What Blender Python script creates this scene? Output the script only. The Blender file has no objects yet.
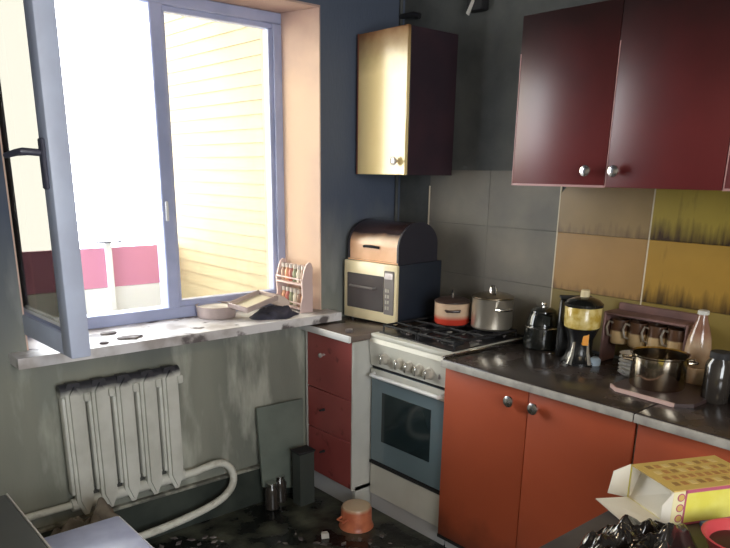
import bpy, bmesh, math, random
from mathutils import Vector, Matrix, noise
random.seed(7)
scene = bpy.context.scene
COL = scene.collection
PI = math.pi

# ------------------------------------------------------------------ camera
F_PX, PPY = 698.8, 384.8
CAM = Vector((-2.428, -2.508, 1.484))
yaw, pitch, roll = map(math.radians, (40.757, -16.886, 0.846))
fwd = Vector((math.sin(yaw)*math.cos(pitch), math.cos(yaw)*math.cos(pitch), math.sin(pitch)))
rt = Vector((math.cos(yaw), -math.sin(yaw), 0)); up = rt.cross(fwd)
RT = rt*math.cos(roll)+up*math.sin(roll); UP = -rt*math.sin(roll)+up*math.cos(roll)
cd = bpy.data.cameras.new('camera'); cam = bpy.data.objects.new('camera', cd); COL.objects.link(cam)
cam.matrix_world = Matrix(((RT.x, UP.x, -fwd.x, CAM.x), (RT.y, UP.y, -fwd.y, CAM.y), (RT.z, UP.z, -fwd.z, CAM.z), (0, 0, 0, 1)))
cd.sensor_width = 36; cd.sensor_fit = 'HORIZONTAL'; cd.lens = 36*F_PX/730
cd.shift_y = -(PPY-274)/730 * -1.0
cd.clip_start = .05
scene.camera = cam

# ------------------------------------------------------------------ light
w = bpy.data.worlds.new('sky'); scene.world = w; w.use_nodes = True
bg = w.node_tree.nodes['Background']; bg.inputs[0].default_value = (.93, .965, 1.0, 1); bg.inputs[1].default_value = 9.0
pl = bpy.data.lights.new('window_daylight_portal', 'AREA'); pl.shape = 'RECTANGLE'; pl.size = 1.24; pl.size_y = 1.28
pl.cycles.is_portal = True
po = bpy.data.objects.new('window_daylight_portal', pl); COL.objects.link(po); po.location = (-1.14, .30, 1.50); po.rotation_euler = (-PI/2, 0, 0)
pl2 = bpy.data.lights.new('fill_window_portal', 'AREA'); pl2.shape = 'RECTANGLE'; pl2.size = 1.7; pl2.size_y = 1.5  # portal for the added fill window
pl2.cycles.is_portal = True
po2 = bpy.data.objects.new('fill_window_portal', pl2); COL.objects.link(po2); po2.location = (-2.35, -4.16, 1.5); po2.rotation_euler = (PI/2, 0, 0)
scene.view_settings.view_transform = 'Standard'; scene.view_settings.look = 'None'
scene.view_settings.exposure = 0.55; scene.view_settings.gamma = 1.0
scene.view_settings.use_curve_mapping = False
FILL_LAMP_POWER = 46.0

# ------------------------------------------------------------------ materials
def mat(name, col, rough=.5, metal=0, col2=None, scale=8, detail=4, lo=.4, hi=.65, bump=0, bscale=40, spec=.5,
        zlo=None, zcol=None, zamp=.25, stretch=(1, 1, 1), trans=0, coat=0, col3=None, scale3=3, lo3=.5, hi3=.62, rough2=None):
    """Principled with noise mottling; zlo=(z0,z1) blends to zcol with height with a noisy edge (any change of tone)."""
    m = bpy.data.materials.new(name); m.use_nodes = True
    nt = m.node_tree; N = nt.nodes; L = nt.links; b = N['Principled BSDF']
    b.inputs['Base Color'].default_value = (*col, 1); b.inputs['Roughness'].default_value = rough
    b.inputs['Metallic'].default_value = metal; b.inputs['Specular IOR Level'].default_value = spec
    b.inputs['Coat Weight'].default_value = coat; b.inputs['Coat Roughness'].default_value = .15
    b.inputs['Transmission Weight'].default_value = trans
    geo = N.new('ShaderNodeNewGeometry'); mp = N.new('ShaderNodeMapping'); mp.inputs['Scale'].default_value = stretch
    L.new(geo.outputs['Position'], mp.inputs['Vector'])
    cur = None
    def nz(sc, de=4):
        n = N.new('ShaderNodeTexNoise'); n.inputs['Scale'].default_value = sc; n.inputs['Detail'].default_value = de
        L.new(mp.outputs[0], n.inputs['Vector']); return n.outputs[0]
    def rng(src, a, c):
        r = N.new('ShaderNodeMapRange'); r.inputs[1].default_value = a; r.inputs[2].default_value = c; L.new(src, r.inputs[0]); return r.outputs[0]
    def mix(fac, a, c):
        x = N.new('ShaderNodeMix'); x.data_type = 'RGBA'; L.new(fac, x.inputs[0])
        for i, v in ((6, a), (7, c)):
            if isinstance(v, tuple): x.inputs[i].default_value = (*v, 1)
            else: L.new(v, x.inputs[i])
        return x.outputs[2]
    cur = col
    if col2:
        f = rng(nz(scale, detail), lo, hi); cur = mix(f, cur, col2)
        if rough2 is not None:
            q = N.new('ShaderNodeMapRange'); q.inputs[3].default_value = rough; q.inputs[4].default_value = rough2; L.new(f, q.inputs[0]); L.new(q.outputs[0], b.inputs['Roughness'])
    if col3: cur = mix(rng(nz(scale3, 5), lo3, hi3), cur, col3)
    if zlo:
        sp = N.new('ShaderNodeSeparateXYZ'); L.new(geo.outputs['Position'], sp.inputs[0])
        n = nz(9, 6); s = N.new('ShaderNodeMath'); s.operation = 'MULTIPLY_ADD'; s.inputs[1].default_value = zamp; L.new(n, s.inputs[0]); L.new(sp.outputs[2], s.inputs[2])
        cur = mix(rng(s.outputs[0], zlo[0]+zamp/2, zlo[1]+zamp/2), cur, zcol)
    if not isinstance(cur, tuple): L.new(cur, b.inputs['Base Color'])
    if bump:
        bp = N.new('ShaderNodeBump'); bp.inputs['Strength'].default_value = bump; bp.inputs['Distance'].default_value = .01
        L.new(nz(bscale, 5), bp.inputs['Height']); L.new(bp.outputs[0], b.inputs['Normal'])
    return m

def glass_mat(name, tint, refl=.06, haze=0.0, hcol=(.8, .7, .5)):
    m = bpy.data.materials.new(name); m.use_nodes = True; nt = m.node_tree; N = nt.nodes; L = nt.links
    N.remove(N['Principled BSDF']); out = N['Material Output']
    t = N.new('ShaderNodeBsdfTransparent'); t.inputs[0].default_value = (*tint, 1)
    g = N.new('ShaderNodeBsdfGlossy'); g.inputs['Roughness'].default_value = .03
    mx = N.new('ShaderNodeMixShader'); mx.inputs[0].default_value = refl; L.new(t.outputs[0], mx.inputs[1]); L.new(g.outputs[0], mx.inputs[2])
    last = mx
    if haze:
        d = N.new('ShaderNodeBsdfDiffuse'); d.inputs[0].default_value = (*hcol, 1)
        m2 = N.new('ShaderNodeMixShader'); m2.inputs[0].default_value = haze; L.new(mx.outputs[0], m2.inputs[1]); L.new(d.outputs[0], m2.inputs[2]); last = m2
    L.new(last.outputs[0], out.inputs[0]); return m

M = {}
M['wall_far'] = mat('sooty_hazed_green_plaster', (.29, .295, .24), .75, col2=(.17, .18, .152), scale=2.2, lo=.35, hi=.7, bump=.15, bscale=90, zlo=(.75, 1.35), zcol=(.085, .105, .15), col3=(.42, .425, .36), scale3=7, lo3=.55, hi3=.70, stretch=(1.3, 1, .35))  # upper blend: soot, plus blue haze and weak light put into the colour
M['wall_right'] = mat('sooty_grey_plaster', (.10, .105, .10), .8, col2=(.06, .065, .065), scale=4, bump=.2, bscale=60)
M['wall_other'] = mat('smoked_plaster', (.55, .50, .42), .85, col2=(.45, .41, .34), scale=2, zlo=(1.9, 2.6), zcol=(.10, .09, .085))
M['ceiling'] = mat('sooty_ceiling', (.09, .085, .08), .9, col2=(.05, .05, .05), scale=3)
M['reveal'] = mat('peach_plaster', (.78, .56, .42), .75, col2=(.70, .50, .40), scale=3, zlo=(1.85, 2.25), zcol=(.36, .24, .22))  # darker towards the top
M['floor'] = mat('burnt_wet_lino', (.007, .008, .007), .25, col2=(.13, .14, .10), scale=6, detail=8, lo=.43, hi=.70, bump=.35, bscale=30, stretch=(1, 1, 1), rough2=.55)
M['baseboard'] = mat('dark_green_paint', (.025, .032, .028), .45, col2=(.05, .06, .05), scale=6)
M['base_cap'] = mat('pale_cap_paint', (.34, .34, .28), .6, col2=(.12, .12, .10), scale=14, lo=.45, hi=.6)
M['frame'] = mat('white_frame_blue_shade', (.42, .46, .66), .4, col2=(.34, .38, .56), scale=6)  # white frame; its blue shade and flare are put into the colour
M['sash_white'] = mat('white_sash_flare_tint', (.60, .67, .84), .4, col2=(.52, .57, .72), scale=7, lo=.4, hi=.7)  # white sash with a lighter blue flare tint in its colour
M['sill'] = mat('sooty_white_sill', (.72, .70, .70), .5, col2=(.42, .38, .36), scale=6, lo=.45, hi=.62, col3=(.14, .12, .12), scale3=9, lo3=.60, hi3=.66)
M['dark_handle'] = mat('dark_handle', (.07, .07, .10), .4)
M['pane'] = glass_mat('smoke_stained_glass', (.295, .286, .258), .03)
M['pane_clear'] = glass_mat('dusty_glass', (.90, .87, .78), .03)
M['siding'] = mat('cream_siding', (.37, .315, .215), .6, col2=(.34, .29, .195), scale=4)
M['siding_trim'] = mat('cream_trim', (.44, .39, .30), .6)
M['pink'] = mat('crimson_panel', (.60, .24, .36), .5)  # dark red paled to pink; the flare veil is in the colour
M['white'] = mat('white_paint', (.75, .75, .74), .5)
M['concrete'] = mat('pale_concrete', (.55, .54, .5), .9)
M['rad'] = mat('radiator_paint', (.62, .62, .56), .45, col2=(.52, .52, .46), scale=9, zlo=(.700, .722), zcol=(.035, .035, .042), zamp=.05)
M['rad_hole'] = mat('radiator_dark_recess', (.05, .05, .045), .8)  # near-black strip low between the columns
M['pipe'] = mat('chipped_white_pipe', (.66, .66, .58), .5, col2=(.5, .49, .42), scale=20, lo=.5, hi=.6)
M['red'] = mat('brick_red_laminate', (.42, .088, .038), .38, col2=(.38, .078, .034), scale=3, lo=.35, hi=.65, zlo=(.22, .02), zcol=(.15, .04, .022), zamp=.3, spec=.4)  # darker towards the bottom
M['drawer_red'] = mat('maroon_red_laminate', (.33, .075, .068), .35, col2=(.27, .06, .056), scale=4, col3=(.15, .03, .03), scale3=12, lo3=.62, hi3=.7)
M['burg'] = mat('burgundy_laminate', (.125, .018, .019), .32, col2=(.105, .016, .017), scale=3, zlo=(1.62, 1.98), zcol=(.022, .008, .008), zamp=.15, spec=.5)  # blends to near black higher up
M['burg_edge'] = mat('burgundy_edge_strip', (.42, .23, .22), .4)
M['u1_body'] = mat('dark_brown_carcass', (.045, .022, .03), .45, col2=(.03, .018, .026), scale=5)
M['u1_door'] = mat('yellow_cream_door', (.92, .72, .34), .22, col2=(.90, .69, .32), scale=5, zlo=(1.88, 2.05), zcol=(.22, .10, .035), zamp=.10, spec=.8, coat=.6)  # yellow-cream base, sooty brown towards the top
M['u1_edge'] = mat('door_edge_red', (.25, .08, .05), .5)
M['chrome'] = mat('chrome', (.75, .74, .72), .22, 1)
M['knob'] = mat('pale_knob', (.70, .66, .62), .25, .6)
M['steel'] = mat('stainless_steel', (.66, .60, .50), .30, .85, col2=(.58, .53, .44), scale=6)
M['pan'] = mat('polished_steel', (.56, .48, .37), .14, 1)
M['steel_dark'] = mat('smoked_steel', (.40, .33, .24), .2, 1)
M['cab_white'] = mat('white_laminate', (.60, .60, .56), .5, col2=(.50, .50, .46), scale=5)
M['plinth'] = mat('plinth_dusty_white', (.50, .50, .50), .6)
M['worktop'] = mat('dark_stone_worktop', (.035, .028, .026), .2, col2=(.065, .05, .045), scale=9, lo=.45, hi=.7, bump=.05, rough2=.34)
M['worktop_left'] = mat('brown_worktop', (.16, .12, .10), .22, col2=(.10, .08, .07), scale=6, lo=.4, hi=.7)
M['wt_edge'] = mat('worktop_metal_edge', (.46, .44, .40), .45, col2=(.30, .28, .26), scale=16)
M['stove'] = mat('cream_white_enamel', (.66, .65, .58), .32, col2=(.58, .57, .50), scale=4)
M['oven_glass'] = mat('blue_grey_oven_glass', (.16, .22, .25), .10, spec=.7)
M['oven_win'] = mat('dark_oven_window', (.016, .028, .032), .08, spec=.7)
M['black'] = mat('black_plastic', (.012, .012, .013), .25)
M['matte_black'] = mat('charred_black', (.012, .012, .014), .7)
M['hob'] = mat('burnt_hob', (.015, .015, .018), .35, col2=(.06, .055, .05), scale=40, lo=.6, hi=.72)
M['knob_stove'] = mat('stove_knob_beige', (.45, .42, .36), .4)
M['tile_grey'] = mat('soot_grey_tile', (.20, .18, .145), .55, col2=(.11, .105, .092), scale=3.2, lo=.35, hi=.7, bump=.1, bscale=120, spec=.4)
M['tile_edge'] = mat('tile_grout_pale', (.55, .48, .36), .8)
M['mw_front'] = mat('cream_microwave_front', (.90, .78, .50), .28, col2=(.87, .74, .46), scale=6, coat=.4)
M['mw_side'] = mat('dark_navy_case', (.022, .028, .042), .4)
M['mw_glass'] = mat('microwave_door_glass', (.10, .09, .09), .12, spec=.6)
M['mw_panel'] = mat('microwave_control_panel', (.20, .18, .17), .4)
M['bb_front'] = mat('orange_wood_roll_top', (.88, .54, .31), .25, coat=.4, col2=(.74, .40, .21), scale=7, zlo=(1.185, 1.225), zcol=(.035, .02, .02), zamp=.03)  # orange, turning near black over the top
M['bb_side'] = mat('dark_breadbox_side', (.028, .026, .036), .5)
M['enamel_cream'] = mat('enamel_cream_to_red', (.62, .06, .035), .25, zlo=(.885, .905), zcol=(.72, .52, .36), zamp=.004)
M['lid_dark'] = mat('dark_pot_lid', (.05, .03, .025), .3)
M['kettle'] = mat('black_glossy_kettle', (.010, .011, .010), .12, spec=.7)
M['bowl_yellow'] = mat('yellow_juice_bowl', (.46, .31, .05), .15, col2=(.66, .54, .22), scale=30, lo=.4, hi=.6)
M['cap'] = mat('cream_cap', (.68, .58, .36), .4)
M['orange'] = mat('orange_sticker', (.9, .36, .03), .4)
M['mug'] = mat('mug_brown_over_beige', (.50, .36, .19), .3, zlo=(.940, .946), zcol=(.085, .04, .02), zamp=.004)
M['rack_wood'] = mat('pinkish_wood', (.20, .11, .10), .5, col2=(.14, .08, .075), scale=12)
M['porcelain'] = mat('white_porcelain', (.78, .77, .75), .2)
M['board'] = mat('dark_cutting_board', (.05, .03, .028), .4)
M['board_edge'] = mat('pale_pink_board_edge', (.55, .38, .34), .5)
M['milk'] = mat('cloudy_brown_glass', (.42, .27, .17), .12, col2=(.50, .38, .26), scale=14, zlo=(.96, 1.0), zcol=(.24, .12, .08), zamp=.04, spec=.7)
M['jar'] = mat('smoked_jar_glass', (.035, .03, .026), .1, spec=.8)
M['clear_jar'] = mat('murky_clear_glass', (.08, .09, .085), .06, spec=.9)
M['rack_pink'] = mat('pinkish_white_spice_rack', (.66, .50, .48), .5)
M['spice'] = [mat('spice_glass_'+n, c, .2) for n, c in (('orange', (.66, .33, .18)), ('cream', (.75, .68, .55)), ('red', (.48, .15, .12)), ('brown', (.36, .24, .18)), ('green', (.25, .26, .16)))]
M['spice_cap'] = mat('spice_jar_cap', (.62, .56, .52), .4)
M['tin'] = mat('pinkish_grey_tin', (.52, .42, .39), .45, col2=(.40, .32, .30), scale=12)
M['cream_dish'] = mat('cream_plastic', (.74, .68, .52), .45)
M['cloth_dark'] = mat('charred_navy_cloth', (.055, .055, .085), .85, col2=(.03, .03, .045), scale=20)
M['mauve'] = mat('mauve_grey_plate', (.42, .36, .35), .5)
M['panel_grey'] = mat('grey_green_panel', (.17, .20, .17), .5, col2=(.12, .145, .125), scale=5)
M['bin'] = mat('dark_grey_plastic', (.05, .058, .052), .45)
M['rag'] = mat('brown_rag', (.19, .16, .12), .95, col2=(.10, .085, .065), scale=14, lo=.4, hi=.6)
M['orange_pot'] = mat('orange_enamel', (.68, .22, .11), .3, col2=(.52, .14, .07), scale=16, zlo=(.085, .10), zcol=(.66, .50, .33), zamp=.015)
M['pale'] = mat('pale_scrap', (.62, .60, .55), .6)
M['stool'] = mat('blue_white_stool_top', (.36, .39, .58), .3, col2=(.50, .54, .72), scale=9, lo=.45, hi=.7)
M['grey_top'] = mat('grey_table_laminate', (.075, .08, .07), .6, col2=(.06, .065, .058), scale=3)
M['table_dark'] = mat('dark_brown_table', (.055, .046, .042), .45, col2=(.085, .075, .068), scale=8)
M['bag'] = mat('black_plastic_film', (.012, .010, .009), .14, spec=.9, col2=(.05, .045, .04), scale=16, lo=.5, hi=.7)
M['carton_white'] = mat('carton_inner_white', (.74, .70, .60), .7)
M['carton_yellow'] = mat('lime_yellow_print', (.72, .66, .10), .45, col2=(.78, .73, .18), scale=20)
M['carton_tan'] = mat('tan_yellow_print', (.60, .42, .12), .5)
M['carton_pic'] = [mat('biscuit_picture_'+n, c, .5) for n, c in (('brown', (.33, .19, .06)), ('cream', (.66, .50, .20)), ('red', (.44, .22, .07)))]
M['carton_pink'] = mat('magenta_border_print', (.45, .10, .17), .5)
M['carton_pale'] = mat('pale_yellow_print', (.76, .70, .42), .5)
M['blue_print'] = mat('pale_blue_print', (.45, .58, .72), .5)
M['tray_red'] = mat('red_tray_rim', (.55, .07, .08), .35)
M['tray_in'] = mat('brown_residue', (.05, .025, .018), .4)
M['packet'] = mat('blue_white_packet', (.10, .16, .42), .4)
M['ash'] = mat('burnt_paper', (.12, .10, .10), .9, col2=(.32, .29, .27), scale=25)
M['lampglass'] = None

# ochre tiles: own tones, lighting's pink painted into the first column; burnt streaks hang along one edge
def tile_mat(name, col, dark, zs, amt):
    col = tuple(c*k for c, k in zip(col, (.74, .70, .72)))
    m = mat(name, col, .35, col2=tuple(c*.80 for c in col), scale=4, lo=.35, hi=.7, zlo=None, spec=.35)
    nt = m.node_tree; N = nt.nodes; L = nt.links; b = N['Principled BSDF']
    src = b.inputs['Base Color'].links[0].from_socket
    geo = N.new('ShaderNodeNewGeometry'); mp = N.new('ShaderNodeMapping'); mp.inputs['Scale'].default_value = (1, 48, 7)
    L.new(geo.outputs['Position'], mp.inputs[0])
    n = N.new('ShaderNodeTexNoise'); n.inputs['Scale'].default_value = 1; n.inputs['Detail'].default_value = 5; L.new(mp.outputs[0], n.inputs['Vector'])
    n2 = N.new('ShaderNodeTexNoise'); n2.inputs['Scale'].default_value = 5; n2.inputs['Detail'].default_value = 4; L.new(geo.outputs['Position'], n2.inputs['Vector'])
    sp = N.new('ShaderNodeSeparateXYZ'); L.new(geo.outputs['Position'], sp.inputs[0])
    r = N.new('ShaderNodeMapRange'); r.inputs[1].default_value = zs[0]; r.inputs[2].default_value = zs[1]; r.inputs[3].default_value = 0; r.inputs[4].default_value = .55; L.new(sp.outputs[2], r.inputs[0])
    a = N.new('ShaderNodeMath'); a.operation = 'MULTIPLY_ADD'; a.inputs[1].default_value = .7; L.new(n.outputs[0], a.inputs[0]); L.new(r.outputs[0], a.inputs[2])
    a2 = N.new('ShaderNodeMath'); a2.operation = 'MULTIPLY_ADD'; a2.inputs[1].default_value = .6; L.new(n2.outputs[0], a2.inputs[0]); L.new(a.outputs[0], a2.inputs[2])
    r2 = N.new('ShaderNodeMapRange'); r2.inputs[1].default_value = 0.93-amt; r2.inputs[2].default_value = 1.36-amt; L.new(a2.outputs[0], r2.inputs[0])
    x = N.new('ShaderNodeMix'); x.data_type = 'RGBA'; x.inputs[7].default_value = (*dark, 1); L.new(r2.outputs[0], x.inputs[0]); L.new(src, x.inputs[6]); L.new(x.outputs[2], b.inputs['Base Color'])
    return m

# ------------------------------------------------------------------ mesh helpers
class MB:
    def __init__(s): s.bm = bmesh.new()
    def box(s, a, b, bev=0, seg=1):
        lo = [min(a[i], b[i]) for i in range(3)]; hi = [max(a[i], b[i]) for i in range(3)]
        v = [s.bm.verts.new((x, y, z)) for x in (lo[0], hi[0]) for y in (lo[1], hi[1]) for z in (lo[2], hi[2])]
        fs = [s.bm.faces.new([v[i] for i in q]) for q in ((0, 1, 3, 2), (4, 6, 7, 5), (0, 4, 5, 1), (2, 3, 7, 6), (0, 2, 6, 4), (1, 5, 7, 3))]
        if bev:
            es = list({e for f in fs for e in f.edges})
            bmesh.ops.bevel(s.bm, geom=es, offset=bev, segments=seg, affect='EDGES', profile=.5)
        return s
    def prism(s, pts, d):
        """closed polygon pts (3D, planar) extruded by vector d"""
        n = len(pts); d = Vector(d)
        a = [s.bm.verts.new(p) for p in pts]; b = [s.bm.verts.new(Vector(p)+d) for p in pts]
        s.bm.faces.new(a[::-1]); s.bm.faces.new(b)
        for i in range(n): s.bm.faces.new((a[i], a[(i+1) % n], b[(i+1) % n], b[i]))
        return s
    def lathe(s, prof, c=(0, 0, 0), n=32, axis='z', sq=(1, 1)):
        rings = []
        for r, z in prof:
            if r < 1e-6: ring = [s._av((0, 0, z), c, axis)]
            else: ring = [s._av((r*math.cos(2*PI*k/n)*sq[0], r*math.sin(2*PI*k/n)*sq[1], z), c, axis) for k in range(n)]
            rings.append(ring)
        for A, B in zip(rings, rings[1:]):
            if len(A) == 1 and len(B) == 1: continue
            for k in range(n):
                k2 = (k+1) % n
                if len(A) == 1: s.bm.faces.new((A[0], B[k2], B[k]))
                elif len(B) == 1: s.bm.faces.new((A[k], A[k2], B[0]))
                else: s.bm.faces.new((A[k], A[k2], B[k2], B[k]))
        for ring, fl in ((rings[0], True), (rings[-1], False)):
            if len(ring) > 1:
                s.bm.faces.new(ring[::-1] if fl else ring)
        return s
    def _av(s, p, c, axis):
        x, y, z = p
        q = {'z': (x, y, z), 'x': (z, x, y), 'y': (y, z, x), '-x': (-z, y, x), '-y': (x, -z, y)}[axis]
        return s.bm.verts.new((q[0]+c[0], q[1]+c[1], q[2]+c[2]))
    def tube(s, path, r, n=10, caps=True):
        P = [Vector(p) for p in path]; rings = []
        t0 = (P[1]-P[0]).normalized(); nrm = t0.orthogonal().normalized()
        for i, p in enumerate(P):
            t = (P[min(i+1, len(P)-1)]-P[max(i-1, 0)]).normalized()
            nrm = (nrm-t*nrm.dot(t)).normalized(); bn = t.cross(nrm)
            rr = r[i] if isinstance(r, (list, tuple)) else r
            rings.append([s.bm.verts.new(p+(nrm*math.cos(2*PI*k/n)+bn*math.sin(2*PI*k/n))*rr) for k in range(n)])
        for A, B in zip(rings, rings[1:]):
            for k in range(n): s.bm.faces.new((A[k], A[(k+1) % n], B[(k+1) % n], B[k]))
        if caps: s.bm.faces.new(rings[0][::-1]); s.bm.faces.new(rings[-1])
        return s
    def grid(s, f, nu, nv):
        V = [[s.bm.verts.new(f(i/nu, j/nv)) for j in range(nv+1)] for i in range(nu+1)]
        for i in range(nu):
            for j in range(nv): s.bm.faces.new((V[i][j], V[i+1][j], V[i+1][j+1], V[i][j+1]))
        return s
    def build(s, name, m, parent=None, loc=None, local=False, smooth=38, **tags):
        bmesh.ops.recalc_face_normals(s.bm, faces=s.bm.faces)
        if not local:
            if parent is not None: s.bm.transform(wm(parent).inverted())
            elif loc is not None: s.bm.transform(Matrix.Translation(-Vector(loc)))
        if smooth:
            for f in s.bm.faces: f.smooth = True
            for e in s.bm.edges:
                if len(e.link_faces) == 2 and e.calc_face_angle(0) > math.radians(smooth): e.smooth = False
        me = bpy.data.meshes.new(name); s.bm.to_mesh(me); s.bm.free()
        if m: me.materials.append(m)
        o = bpy.data.objects.new(name, me); COL.objects.link(o)
        if parent is not None: o.parent = parent
        elif loc is not None: o.location = loc
        tag(o, **tags); return o

def wm(o):
    m = Matrix.Translation(o.location) @ o.rotation_euler.to_matrix().to_4x4()
    return wm(o.parent) @ m if o.parent else m
def tag(o, label=None, cat=None, group=None, kind=None):
    if label: o['label'] = label
    if cat: o['category'] = cat
    if group: o['group'] = group
    if kind: o['kind'] = kind
    return o
def thing(name, loc=(0, 0, 0), rz=0, label=None, cat=None, group=None, kind=None, rot=None):
    o = bpy.data.objects.new(name, None); COL.objects.link(o); o.location = loc
    o.rotation_euler = rot if rot else (0, 0, rz); o.empty_display_size = .1
    return tag(o, label, cat, group, kind)
def dup(root, loc, rz=None, label=None):
    r = root.copy(); COL.objects.link(r); r.location = loc
    if rz is not None: r.rotation_euler = (0, 0, rz)
    if label: r['label'] = label
    for ch in list(root.children):
        c = ch.copy(); COL.objects.link(c); c.parent = r
        for g in list(ch.children):
            d = g.copy(); COL.objects.link(d); d.parent = c
    return r
def ray(px, py, ax, val):
    v = fwd + RT*((px-365)/F_PX) - UP*((py-PPY)/F_PX); i = 'xyz'.index(ax)
    return CAM + v*((val-CAM[i])/v[i])

# ================================================================== ROOM SHELL
WY, XL, YB, ZC = .07, -3.5, -4.1, 2.62       # window wall plane, left wall, back wall, ceiling
WX0, WX1, WZ0, WZ1 = -1.775, -.48, .835, 2.145  # opening at the room side
FX0, FX1, FY = -1.74, -.53, .28                # opening at the frame (splayed reveals)
MB().box((XL-.1, YB-.1, -.1), (.1, .45, 0)).build('floor', M['floor'], kind='structure', smooth=0)
MB().box((XL-.1, YB-.1, ZC), (.1, .45, ZC+.1)).build('ceiling', M['ceiling'], kind='structure', smooth=0)
MB().box((0, YB-.1, 0), (.1, .45, ZC)).build('wall_right', M['wall_right'], kind='structure', smooth=0)
wall_r = bpy.data.objects['wall_right']
MB().box((XL-.1, YB-.1, 0), (XL, .45, ZC)).build('wall_left', M['wall_other'], kind='structure', smooth=0)
# wall behind the photographer, with an unseen window added to fill the room with daylight
RW = (-3.2, -1.5, .80, 2.25)
MB().box((XL, YB-.1, 0), (0, YB, RW[2])).box((XL, YB-.1, RW[3]), (0, YB, ZC)).box((XL, YB-.1, RW[2]), (RW[0], YB, RW[3])).box((RW[1], YB-.1, RW[2]), (0, YB, RW[3])).build('wall_near', M['wall_other'], kind='structure', smooth=0)
w2 = thing('added_fill_window', (-2.35, YB-.05, RW[2]), label='unseen fill window added in the wall behind the photographer', kind='structure')
g_ = MB()
for x in (RW[0]+.03, -2.35, RW[1]-.03): g_.box((x-.03, YB-.08, RW[2]), (x+.03, YB-.02, RW[3]), .004)
for z in (RW[2]+.03, RW[3]-.03): g_.box((RW[0], YB-.08, z-.03), (RW[1], YB-.02, z+.03), .004)
g_.build('frame', M['white'], w2)
# window wall: four masses round the opening, splayed reveals as their own faces
FB0, FB1 = FX0+(FX0-WX0)*.12/.21, FX1+(FX1-WX1)*.12/.21   # reveal lines carried on to the outer face
wf = MB()
wf.box((XL, WY, 0), (0, .40, WZ0)).box((XL, WY, WZ1), (0, .40, ZC))
wf.prism([(XL, WY, WZ0), (WX0, WY, WZ0), (FB0, .40, WZ0), (XL, .40, WZ0)], (0, 0, WZ1-WZ0))
wf.prism([(0, WY, WZ0), (WX1, WY, WZ0), (FB1, .40, WZ0), (0, .40, WZ0)], (0, 0, WZ1-WZ0))
wall_f = wf.build('wall_far', M['wall_far'], kind='structure', smooth=0)
rv = MB()
rv.prism([(WX1-.006, WY+.002, WZ0), (WX1+.002, WY+.002, WZ0), (FB1+.002, .40, WZ0), (FB1-.006, .40, WZ0)], (0, 0, WZ1-WZ0-.008))
rv.build('reveal_plaster', M['reveal'], wall_f, smooth=0)
rv = MB().prism([(WX0+.006, WY+.002, WZ0), (WX0-.002, WY+.002, WZ0), (FB0-.002, .40, WZ0), (FB0+.006, .40, WZ0)], (0, 0, WZ1-WZ0-.008))
rv.build('reveal_plaster', M['reveal'], wall_f, smooth=0)
MB().prism([(WX0, WY+.002, WZ1-.008), (WX1, WY+.002, WZ1-.008), (FB1, .40, WZ1-.008), (FB0, .40, WZ1-.008)], (0, 0, .009)).build('reveal_plaster', M['reveal'], wall_f, smooth=0)
bb = MB().box((XL, WY-.018, 0), (-.62, WY, .175), .002).build('baseboard_far', M['baseboard'], kind='structure')
MB().box((XL, WY-.024, .175), (-.62, WY, .190), .003).build('cap_strip', M['base_cap'], bb)

# ------------------------------------------------------------------ window
win = thing('window_1', (-1.14, FY, .87), label='white window frame, coloured shade-blue, with its left sash swung open into the room', kind='structure')
fr = MB()
Z0, Z1 = .868, 2.137; T = .075
fr.box((FX0, FY, Z0+.0505), (FX0+.045, FY+T, Z1-.0455), .002).box((FX1-.045, FY, Z0+.0505), (FX1, FY+T, Z1-.0455), .002)
fr.box((FX0, FY, Z1-.045), (FX1, FY+T, Z1), .004).box((FX0, FY, Z0), (FX1, FY+T, Z0+.05), .004)
fr.build('frame', M['frame'], win)
MB().box((-1.14, FY-.004, Z0+.045), (-1.085, FY+T, Z1-.04), .005).build('mullion', M['frame'], win)
MB().box((-1.128, FY-.012, 1.28), (-1.115, FY, 1.36), .003).build('striker_plate', M['white'], win)
fs = MB()   # fixed right light: narrow sash frame
a0, a1, b0, b1 = -1.088, FX1-.043, Z0+.045, Z1-.043
for q in (((a0, b0+.0303), (a0+.018, b1-.0223)), ((a1-.022, b0+.0303), (a1, b1-.0223)), ((a0, b0), (a1, b0+.03)), ((a0, b1-.022), (a1, b1))):
    fs.box((q[0][0], FY+.012, q[0][1]), (q[1][0], FY+.055, q[1][1]), .003)
fx = fs.build('fixed_sash', M['frame'], win)
MB().box((a0+.01, FY+.03, b0+.02), (a1-.01, FY+.036, b1-.01)).build('pane', M['pane_clear'], fx, smooth=0)
# open sash, hinged on the left jamb, swung about 92 degrees inwards
sash = thing('open_sash', (0, 0, 0)); sash.parent = win
sash.location = Vector((-1.722, FY-.005, .925))-Vector((-1.14, FY, .87)); sash.rotation_euler = (0, 0, math.radians(-88.0))
SW, SH, ST, SD = .635, 1.15, .072, .062     # local: x along width, y thickness (room face is -y), z up
st = [((0, 0), (ST, SH)), ((SW-ST, 0), (SW, SH)), ((ST, 0), (SW-ST, ST)), ((ST, SH-ST), (SW-ST, SH))]
for nm, q in zip(('stile', 'stile', 'rail', 'rail'), st):
    o = MB().box((q[0][0], -SD, q[0][1]), (q[1][0], 0, q[1][1]), .006, 2).build(nm, M['sash_white'], None, local=True); o.parent = sash
gb = MB()
i0, i1, j0, j1 = ST, SW-ST, ST, SH-ST
for q in (((i0, j0+.0122), (i0+.012, j1-.0122)), ((i1-.012, j0+.0122), (i1, j1-.0122)), ((i0, j0), (i1, j0+.012)), ((i0, j1-.012), (i1, j1))):
    gb.box((q[0][0], -SD+.010, q[0][1]), (q[1][0], -.010, q[1][1]))
o = gb.build('glazing_bead', M['frame'], None, local=True); o.parent = sash
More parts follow.
